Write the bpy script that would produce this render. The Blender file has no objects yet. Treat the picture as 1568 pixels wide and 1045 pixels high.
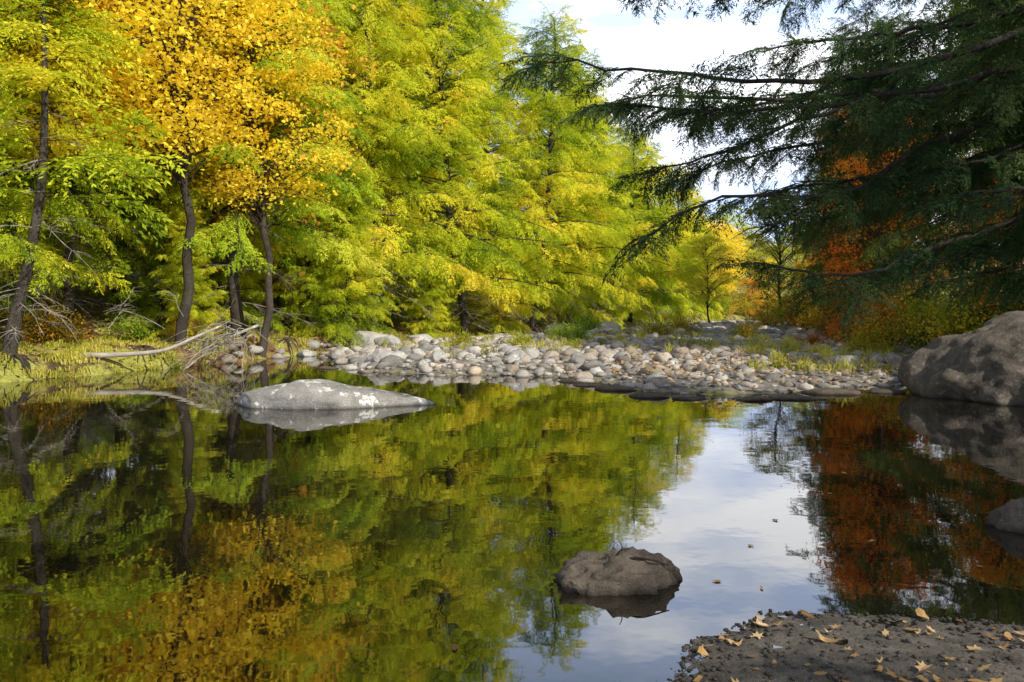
import bpy, math, numpy as np, bmesh
from mathutils import Vector
rs = np.random.RandomState(7)
SC = bpy.context.scene
COL = SC.collection

# ------------------------------------------------------------------ helpers
def unit(v):
    v = np.asarray(v, float)
    return v / (np.linalg.norm(v, axis=-1, keepdims=True) + 1e-9)

class MB:
    def __init__(s):
        s.v=[]; s.f=[]; s.m=[]; s.t=[]; s.sm=[]; s.n=0
    def add(s, V, F, mat=0, tint=None, smooth=False):
        V=np.asarray(V,float).reshape(-1,3); F=np.asarray(F,int)
        if len(F)==0: return
        s.v.append(V); s.f.append(F+s.n); s.m.append(np.full(len(F),mat))
        s.sm.append(np.full(len(F),smooth))
        T=np.zeros((len(V),4)); T[:,3]=1
        if tint is not None:
            tint=np.asarray(tint,float)
            if tint.ndim<2: T[:,0]=tint
            else: T[:,:tint.shape[1]]=tint
        s.t.append(T); s.n+=len(V)
    def mesh(s,name,mats):
        me=bpy.data.meshes.new(name)
        V=np.concatenate(s.v); T=np.concatenate(s.t)
        me.vertices.add(len(V)); me.vertices.foreach_set('co',V.astype(np.float32).ravel())
        sizes=np.concatenate([np.full(len(f),f.shape[1]) for f in s.f])
        idx=np.concatenate([f.ravel() for f in s.f])
        me.loops.add(len(idx)); me.loops.foreach_set('vertex_index',idx.astype(np.int32))
        st=np.concatenate([[0],np.cumsum(sizes)[:-1]])
        me.polygons.add(len(sizes)); me.polygons.foreach_set('loop_start',st.astype(np.int32))
        me.polygons.foreach_set('material_index',np.concatenate(s.m).astype(np.int32))
        me.polygons.foreach_set('use_smooth',np.concatenate(s.sm).astype(bool))
        me.update(calc_edges=True)
        a=me.attributes.new('tint','FLOAT_COLOR','POINT')
        a.data.foreach_set('color',T.astype(np.float32).ravel())
        for m in mats: me.materials.append(m)
        return me

def obj(name,me,loc=(0,0,0),rotz=0,scale=1,color=(1,1,1,1)):
    o=bpy.data.objects.new(name,me); COL.objects.link(o)
    o.location=loc; o.rotation_euler=(0,0,rotz)
    o.scale=(scale,)*3 if np.isscalar(scale) else scale
    o.color=color
    return o

def tube(mb,P,r,k=5,mat=0,tint=0.5,smooth=True):
    P=np.asarray(P,float); r=np.asarray(r,float); n=len(P)
    T=np.gradient(P,axis=0); T=unit(T)
    ref=np.array([0,0,1.]) if abs(T[:,2]).mean()<0.8 else np.array([1.,0,0])
    A=unit(np.cross(T,ref)); B=np.cross(T,A)
    a=np.linspace(0,2*np.pi,k,endpoint=False)
    V=P[:,None]+r[:,None,None]*(np.cos(a)[None,:,None]*A[:,None]+np.sin(a)[None,:,None]*B[:,None])
    i=np.arange(n-1)[:,None]*k; j=np.arange(k)[None]; j2=(j+1)%k
    F=np.stack([i+j,i+j2,i+k+j2,i+k+j],-1).reshape(-1,4)
    mb.add(V,F,mat,tint,smooth)

def leaves(mb,P,D,N,l,w,mat,tint):
    S=unit(np.cross(N,D)); l=l[:,None]; w=w[:,None]
    V=np.stack([P,P+D*l*.42+S*w*.5,P+D*l,P+D*l*.42-S*w*.5],1).reshape(-1,3)
    F=np.arange(len(P)*4).reshape(-1,4)
    mb.add(V,F,mat,np.repeat(tint,4,axis=0))
def smooth_path(P,n):
    P=np.asarray(P,float); t=np.linspace(0,len(P)-1,n); out=[]
    for x in t:
        i=min(int(x),len(P)-2); f=x-i
        p0=P[max(i-1,0)];p1=P[i];p2=P[i+1];p3=P[min(i+2,len(P)-1)]
        out.append(.5*((2*p1)+(p2-p0)*f+(2*p0-5*p1+4*p2-p3)*f*f+(3*p1-p0-3*p2+p3)*f**3))
    return np.array(out)

# ------------------------------------------------------------------ materials
def newmat(name):
    m=bpy.data.materials.new(name); m.use_nodes=True
    nt=m.node_tree; nt.nodes.clear()
    return m,nt,nt.nodes,nt.links
def N(nodes,t,**kw):
    n=nodes.new(t)
    for k,v in kw.items(): setattr(n,k,v)
    return n
def mixc(nodes,links,fac,a,b,mode='MIX'):
    n=nodes.new('ShaderNodeMix'); n.data_type='RGBA'; n.blend_type=mode
    for sock,v in ((n.inputs[0],fac),(n.inputs[6],a),(n.inputs[7],b)):
        if hasattr(v,'links'): links.new(v,sock)
        elif isinstance(v,(tuple,list)): sock.default_value=tuple(v)+((1,) if len(v)==3 else ())
        else: sock.default_value=v
    return n.outputs[2]
def ramp(nodes,links,inp,stops):
    n=nodes.new('ShaderNodeValToRGB'); links.new(inp,n.inputs[0])
    e=n.color_ramp.elements
    while len(e)<len(stops): e.new(0.5)
    for el,(p,c) in zip(e,stops):
        el.position=p; el.color=(c,c,c,1) if np.isscalar(c) else tuple(c)+(1,)
    return n.outputs[0]
def noise(nodes,links,vec,scale,detail=4,rough=.55):
    n=nodes.new('ShaderNodeTexNoise'); n.inputs['Scale'].default_value=scale
    n.inputs['Detail'].default_value=detail; n.inputs['Roughness'].default_value=rough
    if vec is not None: links.new(vec,n.inputs['Vector'])
    return n.outputs[0]

def leafmat(name,stops,trans=.45,nscale=.45,namp=1.,off=.24):
    m,nt,nd,lk=newmat(name)
    at=N(nd,'ShaderNodeAttribute',attribute_name='tint')
    sep=N(nd,'ShaderNodeSeparateColor'); lk.new(at.outputs['Color'],sep.inputs[0])
    geo=N(nd,'ShaderNodeNewGeometry')
    nz=noise(nd,lk,geo.outputs['Position'],nscale,1)
    na=N(nd,'ShaderNodeMath',operation='MULTIPLY_ADD'); lk.new(nz,na.inputs[0]); na.inputs[1].default_value=namp; na.inputs[2].default_value=.5*(1-namp)-off
    ma=N(nd,'ShaderNodeMath',operation='MULTIPLY_ADD'); lk.new(sep.outputs[0],ma.inputs[0]); ma.inputs[1].default_value=.5; lk.new(na.outputs[0],ma.inputs[2])
    c=ramp(nd,lk,ma.outputs[0],stops)
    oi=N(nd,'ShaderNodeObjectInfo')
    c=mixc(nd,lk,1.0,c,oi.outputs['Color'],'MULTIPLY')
    p=N(nd,'ShaderNodeBsdfDiffuse'); lk.new(c,p.inputs[0])
    t=N(nd,'ShaderNodeBsdfTranslucent')
    c2=mixc(nd,lk,1.0,c,(1.1,1.08,.7),'MULTIPLY'); lk.new(c2,t.inputs[0])
    mx=N(nd,'ShaderNodeMixShader'); mx.inputs[0].default_value=trans
    lk.new(p.outputs[0],mx.inputs[1]); lk.new(t.outputs[0],mx.inputs[2])
    o=N(nd,'ShaderNodeOutputMaterial'); lk.new(mx.outputs[0],o.inputs[0])
    return m

def rockmat(name,c1,c2,lichen,lscale,lth,scale=3,tintamt=.6,bump=.6,rough=.85,bscale=14,dist=.06,soft=.04,lam=.9):
    m,nt,nd,lk=newmat(name)
    tc=N(nd,'ShaderNodeNewGeometry'); v=tc.outputs['Position']
    at=N(nd,'ShaderNodeAttribute',attribute_name='tint')
    sep=N(nd,'ShaderNodeSeparateColor'); lk.new(at.outputs['Color'],sep.inputs[0])
    nz=noise(nd,lk,v,scale,6,.65)
    c=mixc(nd,lk,ramp(nd,lk,nz,[(.3,0.),(.7,1.)]),c1,c2)
    fine=noise(nd,lk,v,scale*22,4,.7)
    c=mixc(nd,lk,.75,c,ramp(nd,lk,fine,[(.3,.45),(.7,1.4)]),'MULTIPLY')
    ln=noise(nd,lk,v,lscale,6,.75)
    c=mixc(nd,lk,ramp(nd,lk,ln,[(lth,0.),(lth+soft,lam)]),c,lichen)
    br=ramp(nd,lk,sep.outputs[0],[(0,(1-tintamt,1-tintamt,1-tintamt)),(1,(1.0,1.,1.))])
    c=mixc(nd,lk,1.,c,br,'MULTIPLY')
    c=mixc(nd,lk,sep.outputs[1],c,mixc(nd,lk,1.,c,(1.15,.92,.68),'MULTIPLY'))
    sx=N(nd,'ShaderNodeSeparateXYZ'); lk.new(v,sx.inputs[0])
    wet=ramp(nd,lk,sx.outputs[2],[(0.0,.35),(.05,1.)])
    c=mixc(nd,lk,1.,c,wet,'MULTIPLY')
    p=N(nd,'ShaderNodeBsdfPrincipled'); lk.new(c,p.inputs['Base Color']); p.inputs['Roughness'].default_value=rough
    p.inputs['Specular IOR Level'].default_value=.3
    bn=noise(nd,lk,v,bscale,8,.7)
    b=N(nd,'ShaderNodeBump'); b.inputs['Strength'].default_value=bump; b.inputs['Distance'].default_value=dist
    lk.new(bn,b.inputs['Height']); lk.new(b.outputs[0],p.inputs['Normal'])
    o=N(nd,'ShaderNodeOutputMaterial'); lk.new(p.outputs[0],o.inputs[0])
    return m

hem=[(.06,(.05,.095,.012)),(.28,(.23,.34,.022)),(.52,(.60,.68,.04)),(.78,(.92,.84,.07)),(.98,(1.,.76,.10))]
M_hem=leafmat('hemlock_needles',hem,.44,.33,1.4,.22)
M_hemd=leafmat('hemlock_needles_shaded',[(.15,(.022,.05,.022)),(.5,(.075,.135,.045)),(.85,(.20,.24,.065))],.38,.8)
M_yel=leafmat('yellow_leaves',[(.10,(.92,.72,.05)),(.4,(1.,.82,.07)),(.7,(1.,.76,.08)),(.92,(1.,.56,.07))],.45)
M_org=leafmat('orange_leaves',[(.15,(.6,.40,.05)),(.45,(.9,.50,.06)),(.7,(.85,.30,.05)),(.92,(.65,.12,.04))],.45)
M_shr=leafmat('shrub_leaves',[(.15,(.09,.15,.02)),(.45,(.36,.40,.05)),(.65,(.65,.48,.07)),(.9,(.6,.22,.04))],.4,.7)
M_grs=leafmat('grass_blades',[(.15,(.18,.22,.03)),(.5,(.52,.52,.08)),(.9,(.8,.68,.2))],.4,.7)
M_lit=leafmat('fallen_leaf',[(.15,(.2,.10,.04)),(.5,(.48,.30,.13)),(.8,(.62,.45,.25)),(.95,(.6,.25,.07))],.15,3)
M_bark=rockmat('bark',(.035,.028,.023),(.12,.10,.08),(.2,.2,.17),2.2,.63,2,.4,1.0,.95,22)
M_dead=rockmat('dead_wood',(.30,.27,.22),(.58,.53,.46),(.7,.68,.6),3,.6,3,.6,.5,.9,25)
M_stone=rockmat('river_stone',(.34,.33,.32),(.62,.60,.57),(.78,.76,.73),3,.60,1.6,.65,.5,.85,12)
M_rock=rockmat('granite_rock',(.20,.19,.175),(.42,.41,.38),(.8,.79,.74),3.4,.55,2.2,.2,.6,.85,9)
M_boul=rockmat('boulder_granite',(.08,.07,.058),(.25,.215,.18),(.40,.37,.32),9,.54,2.6,.2,1.,.9,7,.10,.12,.7)
M_brn=rockmat('brown_rock',(.09,.072,.055),(.25,.205,.16),(.33,.29,.25),10,.6,7,.3,1.,.8,24,.035,.1,.6)
M_peb=rockmat('pebble',(.08,.073,.064),(.2,.18,.16),(.3,.27,.24),6,.66,9,.6,.2,.7,40)

# ------------------------------------------------------------------ terrain
LEFT=np.array([(-9.5,-1500),(-9.5,0),(-10,10),(-10.3,15.5),(-9.1,17.8),(-7.6,21.5),(-6.3,26),(-4.8,30),(-1.8,35),(1.5,40),(6,50),(11,60),(19,80),(26,100),(34,113),(60,122),(1500,150),(1500,1500),(-1500,1500),(-1500,-1500)],float)
RIGHT=np.array([(.6,3.1),(.72,3.35),(.82,3.6),(1.05,3.72),(1.25,3.92),(1.55,3.9),(2.0,3.85),(2.5,3.75),(3.2,3.95),(4.2,4.8),(5,6),(6.8,8),(8.2,11),(8.8,14),(9.4,18),(11,26),(12.5,34),(16,50),(20,60),(28,78),(36,98),(46,107),(80,112),(1500,120),(1500,-1500),(-5,-1500),(-5,-30),(-4,.5),(-1,2.2)],float)
BAR=np.array([(-6.0,29),(-5.7,25),(-4.6,21.5),(-3.4,18.6),(-1.4,17.6),(.4,17.4),(1.7,16.3),(2.4,14.2),(3.4,13.7),(4.7,13.8),(6.2,14.9),(7.5,15.3),(9.6,17.5),(14,26),(15,34),(18,50),(22,60),(28,74),(22,72),(14,62),(8,50),(3,40),(-1,34.5),(-4,30.5)],float)
def sdf(P,poly):
    P=np.asarray(P,float); d=np.full(len(P),1e18); ins=np.zeros(len(P),bool)
    for i in range(len(poly)):
        a=poly[i]; b=poly[(i+1)%len(poly)]; e=b-a; w=P-a
        t=np.clip((w@e)/(e@e),0,1); q=w-t[:,None]*e
        d=np.minimum(d,(q**2).sum(1))
        c=((a[1]<=P[:,1])&(b[1]>P[:,1]))|((b[1]<=P[:,1])&(a[1]>P[:,1]))
        with np.errstate(divide='ignore',invalid='ignore'):
            xi=a[0]+(P[:,1]-a[1])*(b[0]-a[0])/(b[1]-a[1])
        ins^=c&(P[:,0]<xi)
    return np.where(ins,1,-1)*np.sqrt(d)
def sm(x): x=np.clip(x,0,1); return x*x*(3-2*x)
def fbm(x,y,s):
    r=0; a=1
    for k in range(5):
        r=r+a*(np.sin(x*s*1.7+1.3*k+1.9*np.sin(y*s*1.1+k))*np.cos(y*s*1.9+2.1*k+1.7*np.sin(x*s*.9)))
        s*=2.03; a*=.5
    return r*.5
def height(x,y):
    x=np.asarray(x,float); y=np.asarray(y,float); P=np.stack([x.ravel(),y.ravel()],1)
    X=P[:,0];Y=P[:,1]
    l=sdf(P,LEFT)+.4*fbm(X,Y,.9); r0=sdf(P,RIGHT); b=sdf(P,BAR)+.25*fbm(X,Y,1.1)
    hl=np.where(l<0,np.maximum(-.8,l*.6),.45*sm(l/.5)+.05*np.minimum(l,5)+.26*np.clip(l-4,0,60)+.3*fbm(X,Y,.8)*sm(l/1.2))
    nearm=sm((Y-6)/4)
    r=r0+fbm(X,Y,1.0)*.25*nearm+fbm(X,Y,6)*.03*(1-nearm)
    hr_n=np.where(r<0,np.maximum(-.8,r*.25),.04*r+.022*fbm(X,Y,5)*sm(r/.3)+.007*fbm(X,Y,25))
    hr_f=np.where(r<0,np.maximum(-.8,r*.6),.4*sm(r/1.2)+.05*np.minimum(r,5)+.22*np.clip(r-4,0,60))
    hr=hr_n*(1-nearm)+hr_f*nearm
    hb=np.where(b<0,np.maximum(-.8,b*.4),.34*(1-np.exp(-b/1.8))+.05*fbm(X,Y,1.5))
    h=np.maximum(np.maximum(hl,hr),hb)
    return h.reshape(x.shape)
def axis(segs):
    o=[]
    for a,b,s in segs: o+=list(np.arange(a,b,s))
    return np.array(sorted(set(np.round(o,4))))
gx=axis([(-1500,-200,130),(-200,-40,10),(-40,-14,1.),(-14,0,.2),(0,3.4,.035),(3.4,14,.25),(14,45,1.),(45,200,10),(200,1501,130)])
gy=axis([(-1500,-100,140),(-100,-10,10),(-10,2.5,.5),(2.5,4.4,.035),(4.4,34,.2),(34,125,1.2),(125,300,15),(300,1501,120)])
GX,GY=np.meshgrid(gx,gy); GZ=height(GX,GY)
mb=MB(); nx=len(gx); ny=len(gy)
i=(np.arange(ny-1)[:,None]*nx+np.arange(nx-1)[None]).ravel()
F=np.stack([i,i+1,i+nx+1,i+nx],1)
P2=np.stack([GX.ravel(),GY.ravel()],1)
bs=sm(sdf(P2,BAR)/.5+.5); muds=sm((7-P2[:,1])/2)*sm(sdf(P2,RIGHT)+1.)
mb.add(np.stack([GX.ravel(),GY.ravel(),GZ.ravel()],1),F,0,np.stack([bs,muds,0*bs],1),True)
m,nt,nd,lk=newmat('ground_soil')
geo=N(nd,'ShaderNodeNewGeometry'); v=geo.outputs['Position']
at=N(nd,'ShaderNodeAttribute',attribute_name='tint'); sep=N(nd,'ShaderNodeSeparateColor'); lk.new(at.outputs['Color'],sep.inputs[0])
soil=mixc(nd,lk,ramp(nd,lk,noise(nd,lk,v,1.2,6,.7),[(.35,0.),(.65,1.)]),(.06,.04,.02),(.30,.15,.05))
soil=mixc(nd,lk,ramp(nd,lk,noise(nd,lk,v,.6,5,.7),[(.43,0.),(.53,.85)]),soil,(.30,.32,.055))
fl=ramp(nd,lk,noise(nd,lk,v,18,4,.7),[(.35,.4),(.65,1.5)])
soil=mixc(nd,lk,.8,soil,fl,'MULTIPLY')
grav=mixc(nd,lk,ramp(nd,lk,noise(nd,lk,v,9,6,.7),[(.35,0.),(.65,1.)]),(.10,.09,.075),(.3,.28,.25))
mud=mixc(nd,lk,ramp(nd,lk,noise(nd,lk,v,7,8,.75),[(.35,0.),(.65,1.)]),(.045,.038,.032),(.18,.16,.135))
mud=mixc(nd,lk,.8,mud,ramp(nd,lk,noise(nd,lk,v,150,3,.7),[(.3,.4),(.7,1.5)]),'MULTIPLY')
c=mixc(nd,lk,sep.outputs[0],soil,grav); c=mixc(nd,lk,sep.outputs[1],c,mud)
p=N(nd,'ShaderNodeBsdfPrincipled'); lk.new(c,p.inputs['Base Color']); p.inputs['Roughness'].default_value=.8
b=N(nd,'ShaderNodeBump'); b.inputs['Strength'].default_value=.8; b.inputs['Distance'].default_value=.02
lk.new(noise(nd,lk,v,60,6,.75),b.inputs['Height']); lk.new(b.outputs[0],p.inputs['Normal'])
o=N(nd,'ShaderNodeOutputMaterial'); lk.new(p.outputs[0],o.inputs[0]); M_ground=m
obj('ground',mb.mesh('ground',[M_ground]))

# ------------------------------------------------------------------ water
m,nt,nd,lk=newmat('river_water')
geo=N(nd,'ShaderNodeNewGeometry')
p=N(nd,'ShaderNodeBsdfPrincipled'); p.inputs['Base Color'].default_value=(.010,.009,.005,1)
p.inputs['Roughness'].default_value=.02; p.inputs['IOR'].default_value=2.45
b=N(nd,'ShaderNodeBump'); b.inputs['Strength'].default_value=.09; b.inputs['Distance'].default_value=.02
lk.new(noise(nd,lk,geo.outputs['Position'],2.2,3,.5),b.inputs['Height']); lk.new(b.outputs[0],p.inputs['Normal'])
o=N(nd,'ShaderNodeOutputMaterial'); lk.new(p.outputs[0],o.inputs[0]); M_water=m
mb=MB(); mb.add([(-60,-60,0),(160,-60,0),(160,160,0),(-60,160,0)],[[0,1,2,3]])
obj('river_water',mb.mesh('river_water',[M_water]))

# ------------------------------------------------------------------ foliage templates
def bough_template(seed,ns=38,nt_=20,tw=.05,width=.42,wr=.24,droop=.30,sdroop=.38):
    r=np.random.RandomState(seed)
    P=[];D=[];Nn=[];L=[];W=[];sides=[]
    def ax(t): return np.stack([t,.07*np.sin(t*4+seed),.10*t-droop*t*t],-1)
    for i in range(ns):
        t=.08+.92*(i+r.rand()*.9)/ns; sg=1 if (i+(r.rand()<.2))%2 else -1
        s=width*(1-t)**.6*(.5+.7*r.rand())*min(1,.4+t*2.4)+.05
        a=math.radians(r.uniform(35,70))
        d=unit(np.array([math.cos(a),sg*math.sin(a),r.uniform(-.4,.2)]))
        n=max(3,int(nt_*s/width)+2); u=(np.arange(n)+r.rand(n)*.8)/n
        base=ax(np.array([t]))[0]
        bend=np.cross([0,0,1],d)*r.normal(0,.12)
        pts=base+d*s*u[:,None]+bend*s*(u*u)[:,None]; pts[:,2]-=sdroop*s*u*u
        sides.append((base,base+d*s*.5+bend*s*.25-np.array([0,0,sdroop*.25*s]),base+d*s+bend*s-np.array([0,0,sdroop*s])))
        sg2=np.where(np.arange(n)%2,1,-1)
        side=unit(np.cross([0,0,1],d)); aa=np.radians(r.uniform(20,70,n))
        dd=np.cos(aa)[:,None]*d+(np.sin(aa)*sg2)[:,None]*side
        dd[:,2]-=.6*u+r.uniform(-.2,.5,n); dd=unit(dd)
        nn=unit(np.array([0,0,1.])+r.normal(0,.45,(n,3)))
        l=tw*(.5+1.*r.rand(n))*(1.1-.4*u)
        P.append(pts);D.append(dd);Nn.append(nn);L.append(l);W.append(l*wr*(.8+.5*r.rand(n)))
        P.append(pts[-1:]);D.append(unit(d+[0,0,-.5])[None]);Nn.append(nn[-1:]);L.append(np.array([tw*1.2]));W.append(np.array([tw*wr]))
    tt=np.linspace(0,1,5)
    return dict(P=np.concatenate(P),D=np.concatenate(D),N=np.concatenate(Nn),L=np.concatenate(L),W=np.concatenate(W),ax=ax(tt),sides=sides)
TS=[bough_template(s,22,10,.095,.38,.30,.38,.5) for s in range(8)]
TF=[bough_template(s,34,14,.062,.46,.36,.42,.55) for s in range(6)]
TN=[bough_template(50+s,34,20,.058,.42,.30,.28,.40) for s in range(6)]

def frame(d,roll=0):
    d=unit(d); s=unit(np.cross([0,0,1.],d)); u=np.cross(d,s)
    c,q=math.cos(roll),math.sin(roll)
    return np.stack([d,c*s+q*u,-q*s+c*u],0)
def place_bough(mb,T,o,d,L,roll,r,leafmat_i,barkmat_i,rad=.012,wood=3,cl=None):
    Rm=frame(d,roll); P=T['P']@Rm*L+o; D=T['D']@Rm; Nn=T['N']@Rm
    if cl is None: cl=r.rand()
    t=np.clip(.4*r.rand(len(P))+.6*cl,0,1)
    leaves(mb,P,D,Nn,T['L']*L,T['W']*L,leafmat_i,t)
    if wood:
        A=T['ax']@Rm*L+o; tube(mb,A,np.linspace(rad,rad*.2,len(A)),3,barkmat_i,.5)
        if wood<50:
            for s in T['sides'][::wood]:
                S=np.array(s)@Rm*L+o; tube(mb,S,[rad*.35,rad*.2,rad*.1],3,barkmat_i,.5)

def trunk_path(H,lean,r,n=14):
    t=np.linspace(0,1,n); w=np.cumsum(r.normal(0,.10,(n,2)),0); w-=w[0]
    return np.stack([lean[0]*t*H+w[:,0],lean[1]*t*H+w[:,1],t*H-.25],1)
def dead_twigs(mb,o,d,L,r,mat,rad=.012):
    n=6; t=np.linspace(0,1,n); side=unit(np.cross([0,0,1.],d))
    P=o+np.outer(t,unit(d))*L+np.outer(t**2,[0,0,-.25*L])+np.outer(np.sin(t*5+r.rand()*5),side)*L*.05
    tube(mb,P,np.linspace(rad,.003,n),3,mat,.6)
    for _ in range(int(4+L*3)):
        q=r.randint(1,n-1); dd=unit(d+side*r.uniform(-1.2,1.2)+np.array([0,0,r.uniform(-.8,.2)])); l=L*r.uniform(.15,.45)
        P2=np.array([P[q],P[q]+dd*l*.5+r.normal(0,.03,3),P[q]+dd*l+np.array([0,0,-.1*l])]); tube(mb,P2,[.007,.005,.002],3,mat,.6)
def limb_sprays(mb,o,d,L,r,droop,sl=1.35):
    n=7; t=np.linspace(0,1,n); side0=unit(np.cross([0,0,1.],d))
    P=o+np.outer(t,d)*L+np.outer(np.sin(t*3.5+r.rand()*6)*.05*L,side0); P[:,2]+=.06*L*t-droop*L*t*t
    tube(mb,P,np.linspace(.008+.008*L,.004,n),4,0,.5)
    base=r.rand()
    s=.2*L+.1; k=r.randint(2)
    while s<L:
        u=s/L; q=np.array([np.interp(u,t,P[:,j]) for j in range(3)])
        tg=unit(np.array([np.interp(min(1,u+.08),t,P[:,j]) for j in range(3)])-q+d*1e-3); sd_=unit(np.cross([0,0,1.],tg))*(1 if k%2 else -1)
        a=math.radians(r.uniform(30,72)); dd=tg*math.cos(a)+sd_*math.sin(a)+np.array([0,0,r.uniform(-.85,.05)])
        l=sl*r.uniform(.6,1.15)*(1-.45*u)*min(1,.45+L/3.)
        place_bough(mb,TS[r.randint(8)],q,dd,l,r.normal(0,.55),r,1,0,.006,99,cl=np.clip(base*.6+.4*r.rand(),0,1))
        s+=r.uniform(.18,.32); k+=1
    place_bough(mb,TS[r.randint(8)],P[-2],P[-1]-P[-3],min(.9,L*.5),r.normal(0,.3),r,1,0,.006,99)
def hemlock(seed,H=16,base=2.2,Lmax=4.0,nb=120,lean=(0,0),dead=26,tr=.0095):
    r=np.random.RandomState(seed); mb=MB()
    tp=trunk_path(H,lean,r); n=len(tp); rad=H*tr*(1-np.linspace(0,1,n))**.8+.015; rad[0]*=1.4
    tube(mb,tp,rad,9,0,.5)
    for i in range(nb):
        f=(i+r.rand())/nb; h=base+(H-base-.15)*f
        o=np.array([np.interp(h,tp[:,2],tp[:,k]) for k in range(3)])
        rel=(h-base)/(H-base); L=(Lmax*(1-rel)**.56*(.42+.72*r.rand())+.35)
        az=i*2.39996+r.normal(0,.45); el=math.radians(0+40*rel+r.normal(0,10))
        d=np.array([math.cos(az)*math.cos(el),math.sin(az)*math.cos(el),math.sin(el)])
        limb_sprays(mb,o,d,L,r,r.uniform(.2,.38)*(1-.5*rel))
    for i in range(dead):
        h=r.uniform(.5,base+2.4); o=np.array([np.interp(h,tp[:,2],tp[:,k]) for k in range(3)]); az=r.rand()*6.28
        dead_twigs(mb,o,np.array([math.cos(az),math.sin(az),r.uniform(-.4,.15)]),r.uniform(.8,2.6),r,2,.014)
    return mb
def maple(seed,H=11,base=3,R=3.,ncl=150,leaf=.13,nleaf=150,flat=.2,lean=(0,0)):
    r=np.random.RandomState(seed); mb=MB(); tp=trunk_path(H*.93,lean,r); n=len(tp)
    tube(mb,tp,H*.011*(1-np.linspace(0,1,n))**.8+.012,8,0,.7)
    for i in range(ncl):
        rel=r.rand(); h=base+(H-base)*rel; rr=R*math.sqrt(max(.05,math.sin(math.pi*(.12+.83*rel))))*(.25+.8*math.sqrt(r.rand()))
        az=r.rand()*6.28; h0=max(base*.6,h-rr*.55-.3)
        o=np.array([np.interp(h0,tp[:,2],tp[:,k]) for k in range(3)])
        c=np.array([o[0]+math.cos(az)*rr,o[1]+math.sin(az)*rr,h])
        mid=(o+c)/2+np.array([0,0,.15*rr])+r.normal(0,.12,3)
        tube(mb,np.array([o,(o+mid)/2+r.normal(0,.05,3),mid,(mid+c)/2+r.normal(0,.06,3),c]),[.03,.024,.018,.012,.005],4,0,.6)
        s=r.uniform(.45,.9); k=int(nleaf*s); q=r.normal(0,1,(k,3))*np.array([s*.62,s*.62,s*flat])
        q[:,2]-=.25*(q[:,0]**2+q[:,1]**2)
        D=unit(r.normal(0,1,(k,3))*[1,1,.5]+[0,0,-.35]); Nn=unit(np.array([.3,-.3,1.])+r.normal(0,.6,(k,3)))
        l=leaf*r.uniform(.7,1.3,k); cl=r.rand()
        leaves(mb,c+q,D,Nn,l,l*.8,1,.5*r.rand(k)+.5*cl)
        for _ in range(3):
            e=c+q[r.randint(k)]; tube(mb,np.array([mid*.25+c*.75,(c+e)/2,e]),[.008,.006,.003],3,0,.6)
    return mb

mats_h=[M_bark,M_hem,M_dead]
HV=[hemlock(11,16,2.4,4.0,140).mesh('hemlock_a',mats_h),
    hemlock(12,17,3.2,4.3,148,(-.03,.02)).mesh('hemlock_b',mats_h),
    hemlock(13,15,2.0,3.8,138,(.04,-.03)).mesh('hemlock_c',mats_h),
    hemlock(14,13,1.2,3.6,125).mesh('hemlock_d',mats_h)]
HD=[]
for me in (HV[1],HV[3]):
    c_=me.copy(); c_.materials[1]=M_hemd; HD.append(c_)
YV=[maple(21).mesh('maple_a',[M_bark,M_yel]),maple(22,12,3.5,3.2,160).mesh('maple_b',[M_bark,M_yel]),maple(24,12.5,5.2,2.7,170,.13,150,.2).mesh('maple_d',[M_bark,M_yel])]
OV=[maple(23,10,1.5,2.8,150).mesh('maple_c',[M_bark,M_org])]
def gz(x,y): return float(height(np.array([x]),np.array([y]))[0])
def T(name,me,x,y,s=1.,rot=None,color=(1,1,1,1)):
    return obj(name,me,(x,y,gz(x,y)-.05),rs.rand()*6.28 if rot is None else rot,s,color)
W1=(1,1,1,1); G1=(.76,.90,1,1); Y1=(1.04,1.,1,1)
left=[(-12.6,19.2,0,.95,W1),(-8.3,24.3,1,1.0,G1),(-15,20.0,0,1.05,G1),
(-5.2,30.5,0,1.1,Y1),(-9.0,30,2,1.15,W1),(-2.0,34.5,2,1.2,W1),(-5.5,38,1,1.2,W1),(1.0,39.2,2,1.08,W1),
(-1.5,45,1,1.2,W1),(3.2,44.5,3,1.15,W1),(5.6,50,2,.95,Y1),(2.5,53,2,1.2,G1),(8.3,56,3,1.05,W1),(11.4,63,3,1.1,W1),(15,72,3,1.05,Y1),(19,83,3,1.05,Y1),
(-12.5,25.0,0,1.1,W1),(-19,23,0,1.15,W1),(-17,31,1,1.25,G1),(-12.5,37,0,1.35,W1),(-8,46,1,1.4,G1),(-25,30,1,1.3,W1),(-17,44,0,1.4,G1),(-2,57,0,1.3,G1),(6,64,1,1.05,W1),(10,70,0,1.0,W1),
(-10.6,23.8,3,.42,W1),(-9.4,26.2,3,.5,W1),(-13.6,21.4,3,.4,G1),(-6.6,31.8,3,.5,W1),(-3.7,36,3,.55,G1),(-.3,38.8,3,.5,W1),(-7.2,28,3,.45,W1),(4,48,3,.6,W1),(-16,18,3,.45,W1),(7,54,3,.6,W1),(-3.4,31.9,3,.35,W1),(-9.,22.4,3,.30,W1),(-5.9,27.4,3,.5,W1),(-.6,36.4,3,.55,W1)]
for x,y,k,s,c in left: T('offscreen_shade_hemlock',HV[k],x,y,s,None,c)
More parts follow.
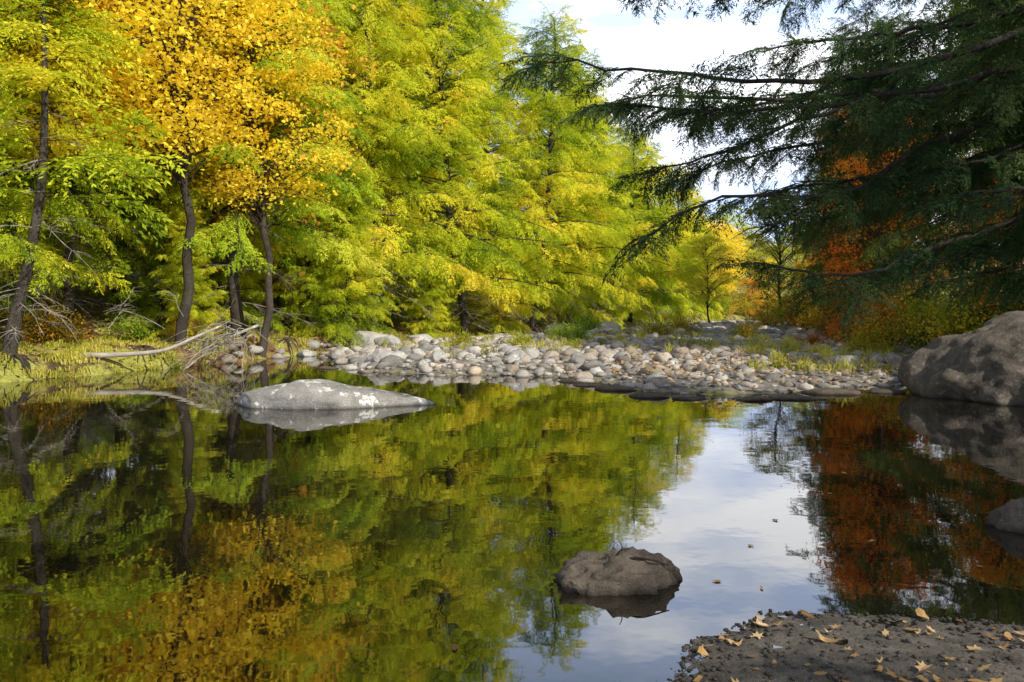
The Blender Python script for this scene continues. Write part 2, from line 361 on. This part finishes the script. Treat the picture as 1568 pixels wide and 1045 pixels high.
for x,y,k,s,c in [(-8.75,20.9,2,1.,W1),(-7.3,23.2,2,.86,W1),(-11.3,20.3,2,.92,W1),(-10.6,25.5,1,1.2,(1,.9,.9,1)),(-13.9,16.8,0,.9,(.9,1,1,1)),(-15.5,26,1,1.2,W1),(-7.,34,1,1.2,(.85,1,1,1)),(22.5,90,0,1.,W1),(27,106,1,.9,(.8,.95,1,1)),(33,120,0,1.1,W1),(38,124,1,1.,(.7,.9,1,1)),(29,122,1,1.1,(.55,.8,1,1)),(35,128,1,1.2,(.6,.85,1,1)),(19.5,40,1,.8,(.6,.7,.8,1)),(14.5,78,0,1.,(.7,.9,1,1)),(24,112,0,1.1,(.55,.85,1,1)),(43,122,0,1.2,(.6,.85,1,1)),(36.5,113,0,.8,(.9,.95,1,1)),(17,50,1,.7,(.6,.7,.8,1)),(13.2,53,0,.55,(.7,.85,1,1))]:  # dull multipliers on the nearer right-bank maples paint shade into their leaf colour
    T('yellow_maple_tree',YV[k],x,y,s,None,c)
for x,y,s,c in [(13.4,28.5,.85,(1,.8,1,1)),(18.8,43,.6,(.9,.8,1,1)),(33,110.5,.6,(.9,1,1,1)),(41,110.5,.9,(.8,1.1,1,1)),(30.5,117,.9,(.7,1.1,1,1)),(-10.3,28,1.62,(1.1,1.1,1.5,1)),(-16.5,23,1.5,(1,1.2,1,1)),(12.6,20.0,.5,(1,.9,1,1)),(12.9,16.6,.42,(1.1,1.1,1,1))]:
    T('orange_maple_tree',OV[0],x,y,s,None,c)
for x,y,k,s in [(13.6,17.5,1,1.05),(14.2,23.5,0,.95),(15.0,32.5,1,1.0),(17.5,38,0,.85),(19.2,47,1,1.05),(24.5,60,0,.85),(32,76,1,1.1),(16.5,13,1,1.1),(19,27,0,1.05),(25,40,0,1.1)]:
    T('offscreen_shade_hemlock',HD[k],x,y,s,None,(1.5,1.35,1,1))
for x,y,k,s in [(10,-1.,0,.72),(12.5,4.5,1,1.0),(7.5,-6,0,.85)]:  # unseen hemlocks added off camera to cast shade over the near shore and branches
    T('offscreen_shade_hemlock',HD[k],x,y,s)

# overhanging hemlock on right: limbs
r=np.random.RandomState(5); mb=MB()
tp=np.array([(7.4,6.6,0.2),(7.35,6.6,2.5),(7.3,6.55,5),(7.25,6.6,8),(7.3,6.6,10)]); tube(mb,tp,[.24,.2,.16,.08,.02],10,0,.5)
limbs=[
 [(7.3,6.6,4.9),(5.2,6.3,4.2),(3.6,6.1,3.5),(2.3,6.2,3.25),(1.2,6.4,3.4),(.2,6.6,3.55)],
 [(7.3,6.6,4.4),(5.0,6.8,3.5),(3.6,6.8,2.9),(2.75,6.8,2.45),(1.8,6.8,2.45),(.95,6.7,2.0)],
 [(7.3,6.6,3.2),(4.8,6.9,2.4),(3.6,6.8,2.0),(2.8,6.6,1.75),(2.15,6.5,1.85)],
 [(7.3,6.6,5.4),(5.2,5.8,4.8),(3.6,5.6,4.3),(2.2,5.7,4.15),(1.0,5.9,4.05)],
 [(7.3,6.6,4.0),(5.4,7.6,3.5),(4.0,8.2,3.3),(2.9,8.6,3.2),(2.0,8.9,3.0)],
 [(7.3,6.6,4.6),(5.2,7.9,4.2),(3.9,8.6,4.0),(2.6,9.2,3.8),(1.4,9.6,3.9)],
 [(7.3,6.6,5.5),(5.4,8.0,5.2),(4.1,8.6,5.1),(3.0,9.0,5.0)],
 [(7.3,6.6,3.6),(5.4,7.9,3.0),(4.4,8.7,2.7),(3.5,9.3,2.5)],
 [(7.3,6.6,5.0),(5.2,7.2,4.4),(4.0,7.4,4.1),(3.0,7.4,4.0),(2.3,7.5,3.9)],
 [(7.3,6.6,2.9),(5.6,7.6,2.6),(4.8,8.2,2.3),(4.1,8.8,2.0)],
 [(7.3,6.6,3.8),(5.5,6.6,3.3),(4.4,6.6,2.9),(3.5,6.5,2.6)],
 [(7.3,6.6,6.0),(5.4,7.0,5.6),(4.1,7.2,5.0),(3.2,7.2,4.7)],
 [(7.3,6.6,3.4),(5.8,8.6,3.4),(5.3,9.8,3.2),(4.4,10.8,3.1)],
 [(7.3,6.6,4.8),(5.8,8.8,5.0),(5.2,10.0,5.0),(4.0,11,4.8)],
 [(7.3,6.6,4.2),(5.6,8.4,4.0),(5.0,9.6,4.0),(3.6,10.6,3.8)],
 [(7.3,6.6,3.9),(5.2,7.0,3.5),(4.0,7.1,3.4),(3.0,7.0,3.3),(1.9,7.1,2.9),(1.3,7.2,2.75)],
 [(7.3,6.6,4.3),(5.2,6.4,3.8),(4.0,6.3,3.4),(2.8,6.3,3.15),(1.7,6.5,3.1),(.9,6.6,3.2)],
 [(7.3,6.6,2.6),(5.6,6.9,2.2),(4.6,7.0,1.9),(3.9,7.0,1.75)],
 [(7.3,6.6,4.1),(5.2,7.4,3.7),(3.9,7.6,3.6),(2.7,7.7,3.5),(1.5,7.9,3.6),(.8,8.0,3.5)],
 [(7.3,6.6,3.7),(5.2,7.3,3.1),(4.0,7.5,2.8),(3.2,7.6,2.7),(2.4,7.7,2.6)],
 [(7.3,6.6,3.5),(5.4,6.2,2.9),(4.4,6.0,2.5),(3.3,5.9,2.3)],
]
for li,Lp in enumerate(limbs):
    P=smooth_path(Lp,26)+r.normal(0,.014,(26,3)); tube(mb,P,np.linspace(.042,.006,26),6,0,.9)
    seg=np.linalg.norm(np.diff(P,axis=0),axis=1); S=np.concatenate([[0],np.cumsum(seg)]); tot=S[-1]
    s=1.0; k=0
    while s<tot-.05:
        o=np.array([np.interp(s,S,P[:,j]) for j in range(3)]); q=min(int(np.searchsorted(S,s)),24); d=unit(P[q+1]-P[q-1])
        side=unit(np.cross([0,0,1.],d))*(1 if k%2 else -1)
        a=math.radians(r.uniform(35,75)); dd=d*math.cos(a)+side*math.sin(a)+np.array([0,0,r.uniform(-.5,.1)])
        L=r.uniform(.45,1.05)*(1-.4*s/tot)
        place_bough(mb,TN[r.randint(6)],o,dd,L,r.normal(0,.6),r,1,0,.006)
        if r.rand()<.7:
            o2=o+unit(dd)*L*.4; place_bough(mb,TN[r.randint(6)],o2,dd+np.array([0,0,-.9])+r.normal(0,.4,3),L*.6,r.normal(0,.6),r,1,0,.005)
        s+=r.uniform(.07,.13)*(1 if r.rand()<.88 else 3); k+=1
    place_bough(mb,TN[r.randint(6)],P[-3],P[-1]-P[-4],.6,0,r,1,0,.007)
for i in range(60):
    h=5.5+4.3*(i/60); az=i*2.4; L=2.4*(1-(h-5.5)/5)+.3
    place_bough(mb,TF[r.randint(6)],np.array([7.3,6.6,h]),(math.cos(az),math.sin(az),.1),L,r.normal(0,.3),r,1,0,.015)
for i in range(26):
    Lp=limbs[r.randint(len(limbs))]; k=r.randint(1,len(Lp)-1)
    dead_twigs(mb,np.array(Lp[k]),np.array([-1,r.uniform(-.6,.6),r.uniform(-.4,.2)]),r.uniform(.5,1.2),r,0,.008)
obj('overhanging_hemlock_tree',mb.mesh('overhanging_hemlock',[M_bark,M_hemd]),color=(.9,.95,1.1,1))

# ------------------------------------------------------------------ rocks
def ico(sub):
    bm=bmesh.new(); bmesh.ops.create_icosphere(bm,subdivisions=sub,radius=1)
    V=np.array([v.co[:] for v in bm.verts]); F=np.array([[v.index for v in f.verts] for f in bm.faces]); bm.free(); return V,F
def n3(V,s,seed):
    r=np.random.RandomState(seed); o=0; a=1
    for k in range(5):
        w=r.normal(0,1,(3,3)); ph=r.rand(3)*6.28
        o=o+a*np.prod(np.sin(V@w.T*s+ph),axis=1)*1.6; s*=1.9; a*=.52
    return o
def rockshape(sub,seed,amp=.2,scale=1.2,facets=7,fc=.82,hard=.85):
    V,F=ico(sub); r=np.random.RandomState(seed)
    V=V*(1+amp*n3(V,scale,seed))[:,None]
    for _ in range(facets):
        nn=unit(r.normal(0,1,3)); c=r.uniform(fc,1.)*.95; d=V@nn; k=d>c; V[k]-=np.outer((d[k]-c)*hard,nn)
    return V,F
def rock(name,x,y,z,s,mat,seed,rot=0,sub=5,amp=.2,shape=None,facets=7,fc=.8,det=.03,hard=.85):
    V,F=rockshape(sub,seed,amp,1.2,facets,fc,hard)
    if shape: V=shape(V)
    V=V*np.array(s); V=V+(det*min(s)*n3(V,5/max(s),seed+9)+det*.5*min(s)*n3(V,16/max(s),seed+19))[:,None]*unit(V)
    mb=MB(); mb.add(V,F,0,np.column_stack([np.full(len(V),.8),np.zeros(len(V))]),True)
    return obj(name,mb.mesh(name,[mat]),(x,y,z),rot)
def long_shape(V):
    V=V.copy(); t=(V[:,0]+1)/2; k=1-.62*np.clip((t-.35)/.65,0,1)**1.1
    V[:,2]=np.sign(V[:,2])*np.abs(V[:,2])**.8*k; V[:,1]*=.55+.45*k; return V
rock('flat_river_rock',-2.78,12.3,.0,(1.58,.62,.36),M_rock,3,rot=.04,shape=long_shape,amp=.08,facets=5,fc=.8,det=.06)
def boul_shape(V):
    V=V.copy(); V[:,2]+=.10*V[:,0]; return V
rock('granite_boulder',9.75,13.5,.2,(2.85,2.0,1.40),M_boul,8,rot=.1,sub=6,shape=boul_shape,amp=.10,facets=9,fc=.82,det=.05)
def slab(V):
    V=V.copy(); x,y=V[:,0],V[:,1]
    ridge=np.interp(x,[-1,-.72,-.45,-.1,.1,.35,.6,.8,1],[.05,.42,.66,.84,.88,.80,.78,.50,.05])
    top=ridge*(1-.45*np.clip(-y,0,1)**1.5-.5*np.clip(y,0,1)**2)
    top=top+.06*np.sin(8*x+3*y)*np.cos(6*y-x)+.035*np.sin(19*x-11*y)
    V[:,2]=np.where(V[:,2]>0,np.minimum(V[:,2]*2.2,top),V[:,2]); return V
rock('small_brown_rock',.585,4.36,-.02,(.37,.24,.185),M_brn,17,rot=-.06,shape=slab,amp=.12,facets=12,fc=.72,det=.13,hard=1.)
rock('shore_rock',3.62,5.45,.0,(.36,.25,.24),M_brn,29,rot=.3,amp=.15,facets=10,fc=.7,det=.06)
for i,(x,y,s) in enumerate([(-4.6,26.5,.75),(-5.4,28.3,.6),(-3.9,25.2,.55),(-3.2,28,.5),(4.8,40,.8),(3.7,38.5,.6),(-1.8,19.6,.35),(-3.3,19.9,.4),(0.1,18.9,.36),(7.2,17.3,.4),(6.4,36,.6),(-5.2,23.8,.35),(2.0,36,.7),(-6.3,24.5,.4)]):
    rock('river_boulder',x,y,gz(x,y)+s*.2,(s,s*.8,s*.6),M_stone,40+i,rot=i*1.3,sub=4,amp=.2,facets=12,fc=.62,det=.05)

tmpl=[rockshape(2,100+i,.22,1.2,8,.68,1.) for i in range(16)]
r=np.random.RandomState(3); mb=MB()
def stones(mb,x,y,s,tmpl,sink=.2,flat=(.4,.8)):
    z=height(x,y)
    for i in range(len(x)):
        V,F=tmpl[r.randint(len(tmpl))]; a=r.rand()*6.28; c,q=math.cos(a),math.sin(a)
        W=V*np.array([s[i]*r.uniform(.9,1.5),s[i],s[i]*r.uniform(*flat)])
        tl=r.normal(0,.3); W=W@np.array([[1,0,0],[0,math.cos(tl),math.sin(tl)],[0,-math.sin(tl),math.cos(tl)]])
        W=W@np.array([[c,q,0],[-q,c,0],[0,0,1]])
        W+=[x[i],y[i],z[i]+s[i]*sink]
        mb.add(W,F,0,np.column_stack([np.full(len(V),r.rand()**.9),np.full(len(V),r.rand()**2*.9)]),True)
def jit(x0,x1,y0,y1,sp):
    a,b=np.meshgrid(np.arange(x0,x1,sp),np.arange(y0,y1,sp)); a=a.ravel()+r.uniform(-.6,.6,a.size)*sp; b=b.ravel()+r.uniform(-.6,.6,b.size)*sp; return a,b
for x0,x1,y0,y1,sp,s0,s1,pr in [(-7,15,13,32,.36,.09,.25,.72),(-7,15,13,27,.22,.04,.11,.8),(-2,28,32,74,.75,.2,.4,.5)]:
    x,y=jit(x0,x1,y0,y1,sp); d=sdf(np.stack([x,y],1),BAR); dr=sdf(np.stack([x,y],1),RIGHT)
    k=(d>-.3)&(dr<.8)&(r.rand(len(x))<pr); x=x[k];y=y[k]
    f=np.where((x>3)&(y<18),.72,1.)
    stones(mb,x,y,(s0+(s1-s0)*r.rand(len(x))**1.8)*f,tmpl)
x=r.uniform(-8.2,-4.5,90); y=r.uniform(20,27,90); d=sdf(np.stack([x,y],1),LEFT); k=(d>-.9)&(d<.3); stones(mb,x[k],y[k],r.uniform(.08,.25,k.sum()),tmpl)
x=r.uniform(8,12,90); y=r.uniform(13,26,90); d=sdf(np.stack([x,y],1),RIGHT); k=(d>-.6)&(d<.5); stones(mb,x[k],y[k],r.uniform(.1,.3,k.sum()),tmpl)
obj('river_stones',mb.mesh('river_stones',[M_stone]))
mb=MB()
for (x,y,s) in [(1.5,15.3,.3),(1.9,14.6,.35),(2.3,13.4,.3),(1.2,16.0,.25),(4.6,13.1,.35),(3.9,12.9,.25),(5.6,13.9,.4),(-4.5,19.5,.25),(6.6,14.0,.25),(2.9,13.0,.22)]:
    V,F=tmpl[r.randint(10)]; mb.add(V*[s*1.4,s,s*.22]+[x,y,.0],F,0,np.full((len(V),2),.2),True)
obj('shallow_stones',mb.mesh('shallow_stones',[M_brn]))
mb=MB(); t1=[rockshape(1,200+i,.15,1.1,3,.8) for i in range(6)]
x=r.uniform(.55,3.2,6500); y=r.uniform(2.9,4.1,6500); d=sdf(np.stack([x,y],1),RIGHT); k=(d>-.05)&(r.rand(6500)<np.clip(.3+.9*np.exp(-np.abs(d)/.12),0,1))
stones(mb,x[k],y[k],.003+.012*r.rand(k.sum())**3,t1,.3,(.5,.8))
obj('shore_pebbles',mb.mesh('shore_pebbles',[M_peb]))

# ------------------------------------------------------------------ leaves lying about
def leafshape():
    pts=[(0,-.5),(.12,-.2),(.42,-.28),(.28,-.02),(.5,.16),(.2,.16),(.14,.3),(0,.55),(-.14,.3),(-.2,.16),(-.5,.16),(-.28,-.02),(-.42,-.28),(-.12,-.2)]
    return np.array([(0,0)]+pts)
LS=leafshape(); LFc=np.array([[0,i,i+1 if i<14 else 1] for i in range(1,15)])
OVL=LS.copy(); a_=np.linspace(0,2*np.pi,14,endpoint=False)-np.pi/2; OVL[1:]=np.column_stack([.27*np.cos(a_)*(1-.25*np.sin(a_)),.52*np.sin(a_)])
def scatter_leaves(mb,x,y,z,s,curl=1.):
    for i in range(len(x)):
        a=r.rand()*6.28; P=(LS if r.rand()<.4 else OVL)*s[i]*[r.uniform(.5,1),1]; c,q=math.cos(a),math.sin(a)
        P=(P+r.normal(0,.05*s[i],P.shape))@np.array([[c,q],[-q,c]]); a2=r.rand()*6.28; cu=curl*r.uniform(-.3,2.6)/s[i]*.6; zz=cu*(P[:,0]*math.cos(a2)+P[:,1]*math.sin(a2))**2+curl*(r.normal(0,.2)*P[:,0]+r.normal(0,.2)*P[:,1])
        zz-=zz.min(); mb.add(np.column_stack([P[:,0]+x[i],P[:,1]+y[i],zz+z[i]+.004]),LFc,0,r.rand())
mb=MB()
x=r.uniform(.7,2.6,240); y=r.uniform(3.0,4.0,240); d=sdf(np.stack([x,y],1),RIGHT); k=np.where(d>.03)[0][:80]
scatter_leaves(mb,x[k],y[k],height(x[k],y[k])+.005,.03+.06*r.rand(len(k))**1.3)
obj('fallen_leaves',mb.mesh('fallen_leaves_shore',[M_lit]))
mb=MB(); x=r.uniform(2,9,900); y=r.uniform(13.6,19,900); d=sdf(np.stack([x,y],1),BAR); k=(d>.0)
scatter_leaves(mb,x[k],y[k],height(x[k],y[k])+r.uniform(.02,.2,k.sum()),r.uniform(.08,.14,k.sum()))
x=r.uniform(-24,4,22000); y=r.uniform(15,44,22000); d=sdf(np.stack([x,y],1),LEFT); k=(d>.1)&(d<10)
k=np.where(k)[0][:8000]; scatter_leaves(mb,x[k],y[k],height(x[k],y[k])+.01,r.uniform(.1,.2,len(k)))
obj('leaf_litter',mb.mesh('leaf_litter',[M_lit]))
mb=MB(); scatter_leaves(mb,np.array([1.5,1.33,1.12,-.25,1.85,2.3,2.55,1.0,3.0,2.7]),np.array([5.0,4.25,4.35,3.5,5.6,5.1,6.4,6,7.2,4.6]),np.full(10,.001),np.full(10,.06),.08)
obj('floating_leaves',mb.mesh('floating_leaves',[M_lit]))
mb=MB(); tube(mb,smooth_path([(.56,4.34,.12),(.58,4.34,.165),(.6,4.33,.19),(.585,4.33,.225)],8),np.linspace(.006,.002,8),5,0,.4)
tube(mb,smooth_path([(.6,4.28,.145),(.68,4.26,.16),(.76,4.26,.145),(.84,4.26,.12)],8),np.linspace(.008,.004,8),5,0,.4)
obj('driftwood_twig',mb.mesh('driftwood_twig',[M_bark]))

# ------------------------------------------------------------------ grass, shrubs
def grass(mb,x,y,h0,h1,nb=26,mat=0):
    z=height(x,y)
    for i in range(len(x)):
        k=nb; az=r.rand(k)*6.28; l=r.uniform(h0,h1)*r.uniform(.6,1.1,k); sp=r.uniform(.2,.9,k)
        b=np.column_stack([x[i]+r.normal(0,.09,k),y[i]+r.normal(0,.09,k),np.full(k,z[i]-.03)])
        out=np.column_stack([np.cos(az),np.sin(az),np.zeros(k)]); sd=np.column_stack([-np.sin(az),np.cos(az),np.zeros(k)])*.009
        m1=b+out*(sp*l*.4)[:,None]+np.array([0,0,1])*(l*.6)[:,None]; tpp=b+out*(sp*l)[:,None]+np.array([0,0,1])*(l*.7)[:,None]
        V=np.stack([b-sd,b+sd,m1+sd,m1-sd,tpp+sd*.2,tpp-sd*.2],1).reshape(-1,3); q=np.arange(k)[:,None]*6
        F=np.concatenate([q+[0,1,2,3],q+[3,2,4,5]]); mb.add(V,F,mat,np.repeat(np.clip(.5*r.rand(k)+.5*r.rand(),0,1),6))
mb=MB(); x=r.uniform(-16,-4,7600); y=r.uniform(12,32,7600); d=sdf(np.stack([x,y],1),LEFT); k=(d>.0)&(d<2.8)&((y<22)|(r.rand(7600)<.3))&(fbm(x,y,1.3)>-.15)
grass(mb,x[k],y[k],.05,.27); obj('bank_grass',mb.mesh('bank_grass',[M_grs]))
mb=MB(); x=np.concatenate([r.uniform(-4,9,120),r.uniform(5,10,60)]); y=np.concatenate([r.uniform(19.5,34,120),r.uniform(16,22,60)]); d=sdf(np.stack([x,y],1),BAR); k=d>.5
grass(mb,x[k],y[k],.3,.55,30); obj('gravel_bar_grass',mb.mesh('gravel_bar_grass',[M_grs]))
def shrub(seed,R=.9,H=1.2,n=34,leaf=.08,nl=60):
    rr=np.random.RandomState(seed); mb=MB()
    for i in range(n):
        az=rr.rand()*6.28; q=math.sqrt(rr.rand())*R; h=H*rr.uniform(.35,1.)*(1-.3*q/R)
        e=np.array([math.cos(az)*q,math.sin(az)*q,h]); b=e*[.2,.2,0]
        tube(mb,smooth_path([b,(b+e)/2+[0,0,.1],e],6),np.linspace(.012,.003,6),3,0,.6)
        k=nl; p=b+(e-b)*rr.uniform(.35,1.08,(k,1))+rr.normal(0,.12,(k,3))*[1,1,.8]
        D=unit(rr.normal(0,1,(k,3))+[0,0,-.1]); Nn=unit(rr.normal(0,.7,(k,3))+[0,0,1]); l=leaf*rr.uniform(.6,1.3,k)
        leaves(mb,p,D,Nn,l,l*.6,1,.5*rr.rand(k)+.5*rr.rand())
    return mb.mesh('shrub',[M_bark,M_shr])
SV=[shrub(1),shrub(2,.8,.9),shrub(3,1.,1.6,44)]
def S(x,y,k,s,c=(1,1,1,1),nm='shrub'): obj(nm,SV[k],(x,y,gz(x,y)-.03),rs.rand()*6.28,s,c)
red=(1.25,.5,.8,1); yl=(1.15,1.05,.8,1); gr=(.7,1.,.8,1)
for x,y,k,s,c in [(9.9,22,0,1.,yl),(10.8,21,2,1.1,yl),(11.3,24,2,1.1,red),(10.7,25,0,1.1,red),(11.6,27,2,1.,red),(10.3,18,0,1.2,yl),(11.8,20,2,1.2,gr),(12.4,30,2,1.1,red),(13,33,2,1.2,yl),(14.3,38,2,1.2,yl),(15.5,42,2,1.2,red),(16.5,47,2,1.4,yl),(19,54,2,1.5,gr),(21.5,60,2,1.6,yl),(25,68,2,1.6,red),(29,78,2,1.8,yl),(10.9,16.2,1,1.,red),(11.8,16,0,1.3,yl),(12.9,18.5,2,1.4,yl),(9.2,21,1,.6,yl),(9.0,24,1,.6,red),(8.2,28,0,.7,yl),(12.2,23,2,1.3,gr),(13.5,28,2,1.4,gr),(34,88,2,2.,yl),(32,84,2,2.,red),(14.5,45,2,1.,yl),
 (24,95,2,2.2,gr),(27,102,2,2.2,yl),(30,108,2,2.4,yl),(32,111,2,2.4,gr),(35,114,2,2.4,yl),(38,116,2,2.4,red),(41,108,2,2.6,gr),(37,104,2,2.4,yl),(33,92,2,2.2,gr),(43,114,2,2.5,yl)]: S(x,y,k,s,c)
ii=0
while ii<190:
    y_=r.uniform(15,80); x_=r.uniform(-24,20); d=sdf(np.array([[x_,y_]]),LEFT)[0]
    if .6<d<12:
        S(x_,y_,r.randint(3),r.uniform(.3,.55) if d<2.5 else r.uniform(.5,1.0),[yl,gr,yl,(1.5,.9,.6,1),gr][r.randint(5)]); ii+=1
for x,y,k,s,c in [(.2,23,1,.6,gr),(2,25,0,.6,gr),(-1.6,24.5,1,.6,yl),(5.5,30,0,.8,yl),(7.5,35,0,.9,yl),(1.8,30,1,.8,gr),(3.5,36,0,.9,gr)]: S(x,y,k,s,c)

r=np.random.RandomState(77); mb=MB(); n=0
while n<190:
    x_,y_=r.uniform(-18,8),r.uniform(16,52); d=sdf(np.array([[x_,y_]]),LEFT)[0]
    if .4<d<7:
        az=r.rand()*6.28; z_=gz(x_,y_)
        dead_twigs(mb,np.array([x_,y_,z_+r.uniform(0,1.4)]),np.array([math.cos(az),math.sin(az),r.uniform(-.1,.9)]),r.uniform(.8,2.4),r,0,.014); n+=1
obj('bare_brush',mb.mesh('bare_brush',[M_dead]))
mb=MB()
for bx,by in [(-10.3,17.2),(-9.9,16.6),(-8.6,19.6),(-7.9,21.3),(-7.2,22.9),(-6.6,25)]:
    for i in range(9):
        a=r.uniform(-1.9,.5); L=r.uniform(.4,1.1); P=[]
        for t in np.linspace(0,1,8):
            xx=bx-.5+math.cos(a)*L*t+r.normal(0,.03); yy=by+math.sin(a)*L*t+r.normal(0,.03); P.append((xx,yy,max(-.05,gz(xx,yy))+.02+.03*math.sin(t*6)))
        tube(mb,P,np.linspace(.025,.006,8),5,0,.9)
obj('exposed_roots',mb.mesh('exposed_roots',[M_bark]))
mb=MB(); LT=np.array([(-10.72,16.9,.1),(-10.58,16.95,1.2),(-10.32,17.0,2.4),(-10.1,17.1,4.2),(-10.2,17.4,6.5),(-10.5,17.8,9.0),(-10.7,18.2,11.)])
tube(mb,smooth_path(LT,20),np.linspace(.16,.02,20),9,0,1.)
for i in range(26):
    z_=r.uniform(.8,6); az=r.rand()*6.28; dead_twigs(mb,np.array([np.interp(z_,LT[:,2],LT[:,k]) for k in range(3)]),np.array([math.cos(az),math.sin(az),r.uniform(-.5,.2)]),r.uniform(.6,1.8),r,1,.012)
for i in range(64):
    z_=r.uniform(3.8,10.8); az=i*2.4; o_=np.array([np.interp(z_,LT[:,2],LT[:,k]) for k in range(3)])
    place_bough(mb,TF[i%6],o_,np.array([math.cos(az),math.sin(az),.25]),2.6*(1-(z_-4)/8.5)+.3,r.normal(0,.4),r,2,0,.012)
obj('leaning_hemlock_tree',mb.mesh('leaning_hemlock_tree',[M_bark,M_dead,M_hem]))

r=np.random.RandomState(12); mb=MB()
P=smooth_path([(-9.9,17.9,.42),(-9.0,18.1,.42),(-8.1,18.5,.5),(-7.5,18.9,.8),(-7.05,19.3,1.05)],18); tube(mb,P,np.linspace(.07,.02,18),7,0,.9)
P=smooth_path([(-6.9,21.6,1.0),(-7.2,20.5,.75),(-7.5,19.6,.4),(-7.7,18.8,.05)],12); tube(mb,P,np.linspace(.045,.02,12),6,0,.7)
for i in range(60):
    o=np.array([-7.15+r.normal(0,.3),20.1+r.normal(0,.4),.75+r.normal(0,.2)]); e=o+np.array([r.uniform(-1.3,.9),r.uniform(-1.7,.2),-r.uniform(.1,.8)])
    tube(mb,smooth_path([o,(o+e)/2+[0,0,.15]+r.normal(0,.12,3),e],7),np.linspace(.012,.004,7),4,0,r.uniform(0,.9))
obj('fallen_branch',mb.mesh('fallen_branch',[M_dead]))

# ------------------------------------------------------------------ sky and sun
sd=unit(np.array([.60,-.55,.62])); el=math.asin(sd[2]); az=math.atan2(sd[0],sd[1])
w=bpy.data.worlds.new('World'); SC.world=w; w.use_nodes=True; nt=w.node_tree; nd=nt.nodes; lk=nt.links; nd.clear()
sky=N(nd,'ShaderNodeTexSky'); sky.sky_type='NISHITA'; sky.sun_disc=False; sky.sun_elevation=el; sky.sun_rotation=az; sky.dust_density=1.5
tc=N(nd,'ShaderNodeTexCoord'); sx=N(nd,'ShaderNodeSeparateXYZ'); lk.new(tc.outputs['Generated'],sx.inputs[0])
mp=N(nd,'ShaderNodeMapping'); mp.inputs['Scale'].default_value=(1.6,1.6,6); mp.inputs['Location'].default_value=(.3,.1,.4); lk.new(tc.outputs['Generated'],mp.inputs[0])
cl=ramp(nd,lk,noise(nd,lk,mp.outputs[0],1.6,5,.55),[(.47,0.),(.62,1.)])
hz=ramp(nd,lk,sx.outputs[2],[(.0,1.),(.38,.85),(.52,.0)])
c=mixc(nd,lk,hz,sky.outputs[0],(8.6,10.6,15.0))
mm=N(nd,'ShaderNodeMath',operation='MULTIPLY'); lk.new(cl,mm.inputs[0]); lk.new(ramp(nd,lk,sx.outputs[2],[(0,1.),(.4,.9),(.55,.05)]),mm.inputs[1])
c=mixc(nd,lk,mm.outputs[0],c,(18,18,18.))
bg=N(nd,'ShaderNodeBackground'); lk.new(c,bg.inputs[0]); bg.inputs[1].default_value=.115
ow=N(nd,'ShaderNodeOutputWorld'); lk.new(bg.outputs[0],ow.inputs[0])
L=bpy.data.lights.new('sun','SUN'); L.energy=5; L.angle=math.radians(.5); L.color=(1,.92,.76)
lo=bpy.data.objects.new('sun',L); COL.objects.link(lo); lo.rotation_euler=Vector(-sd).to_track_quat('-Z','Y').to_euler()

cam=bpy.data.cameras.new('camera'); co=bpy.data.objects.new('camera',cam); COL.objects.link(co)
co.location=(0,0,1.5); co.rotation_euler=(math.radians(90),0,0); cam.lens=28; cam.sensor_width=36; cam.shift_y=-.033; cam.clip_end=5000; cam.clip_start=.05
SC.camera=co
SC.view_settings.view_transform='Standard'; SC.view_settings.look='None'; SC.view_settings.exposure=0
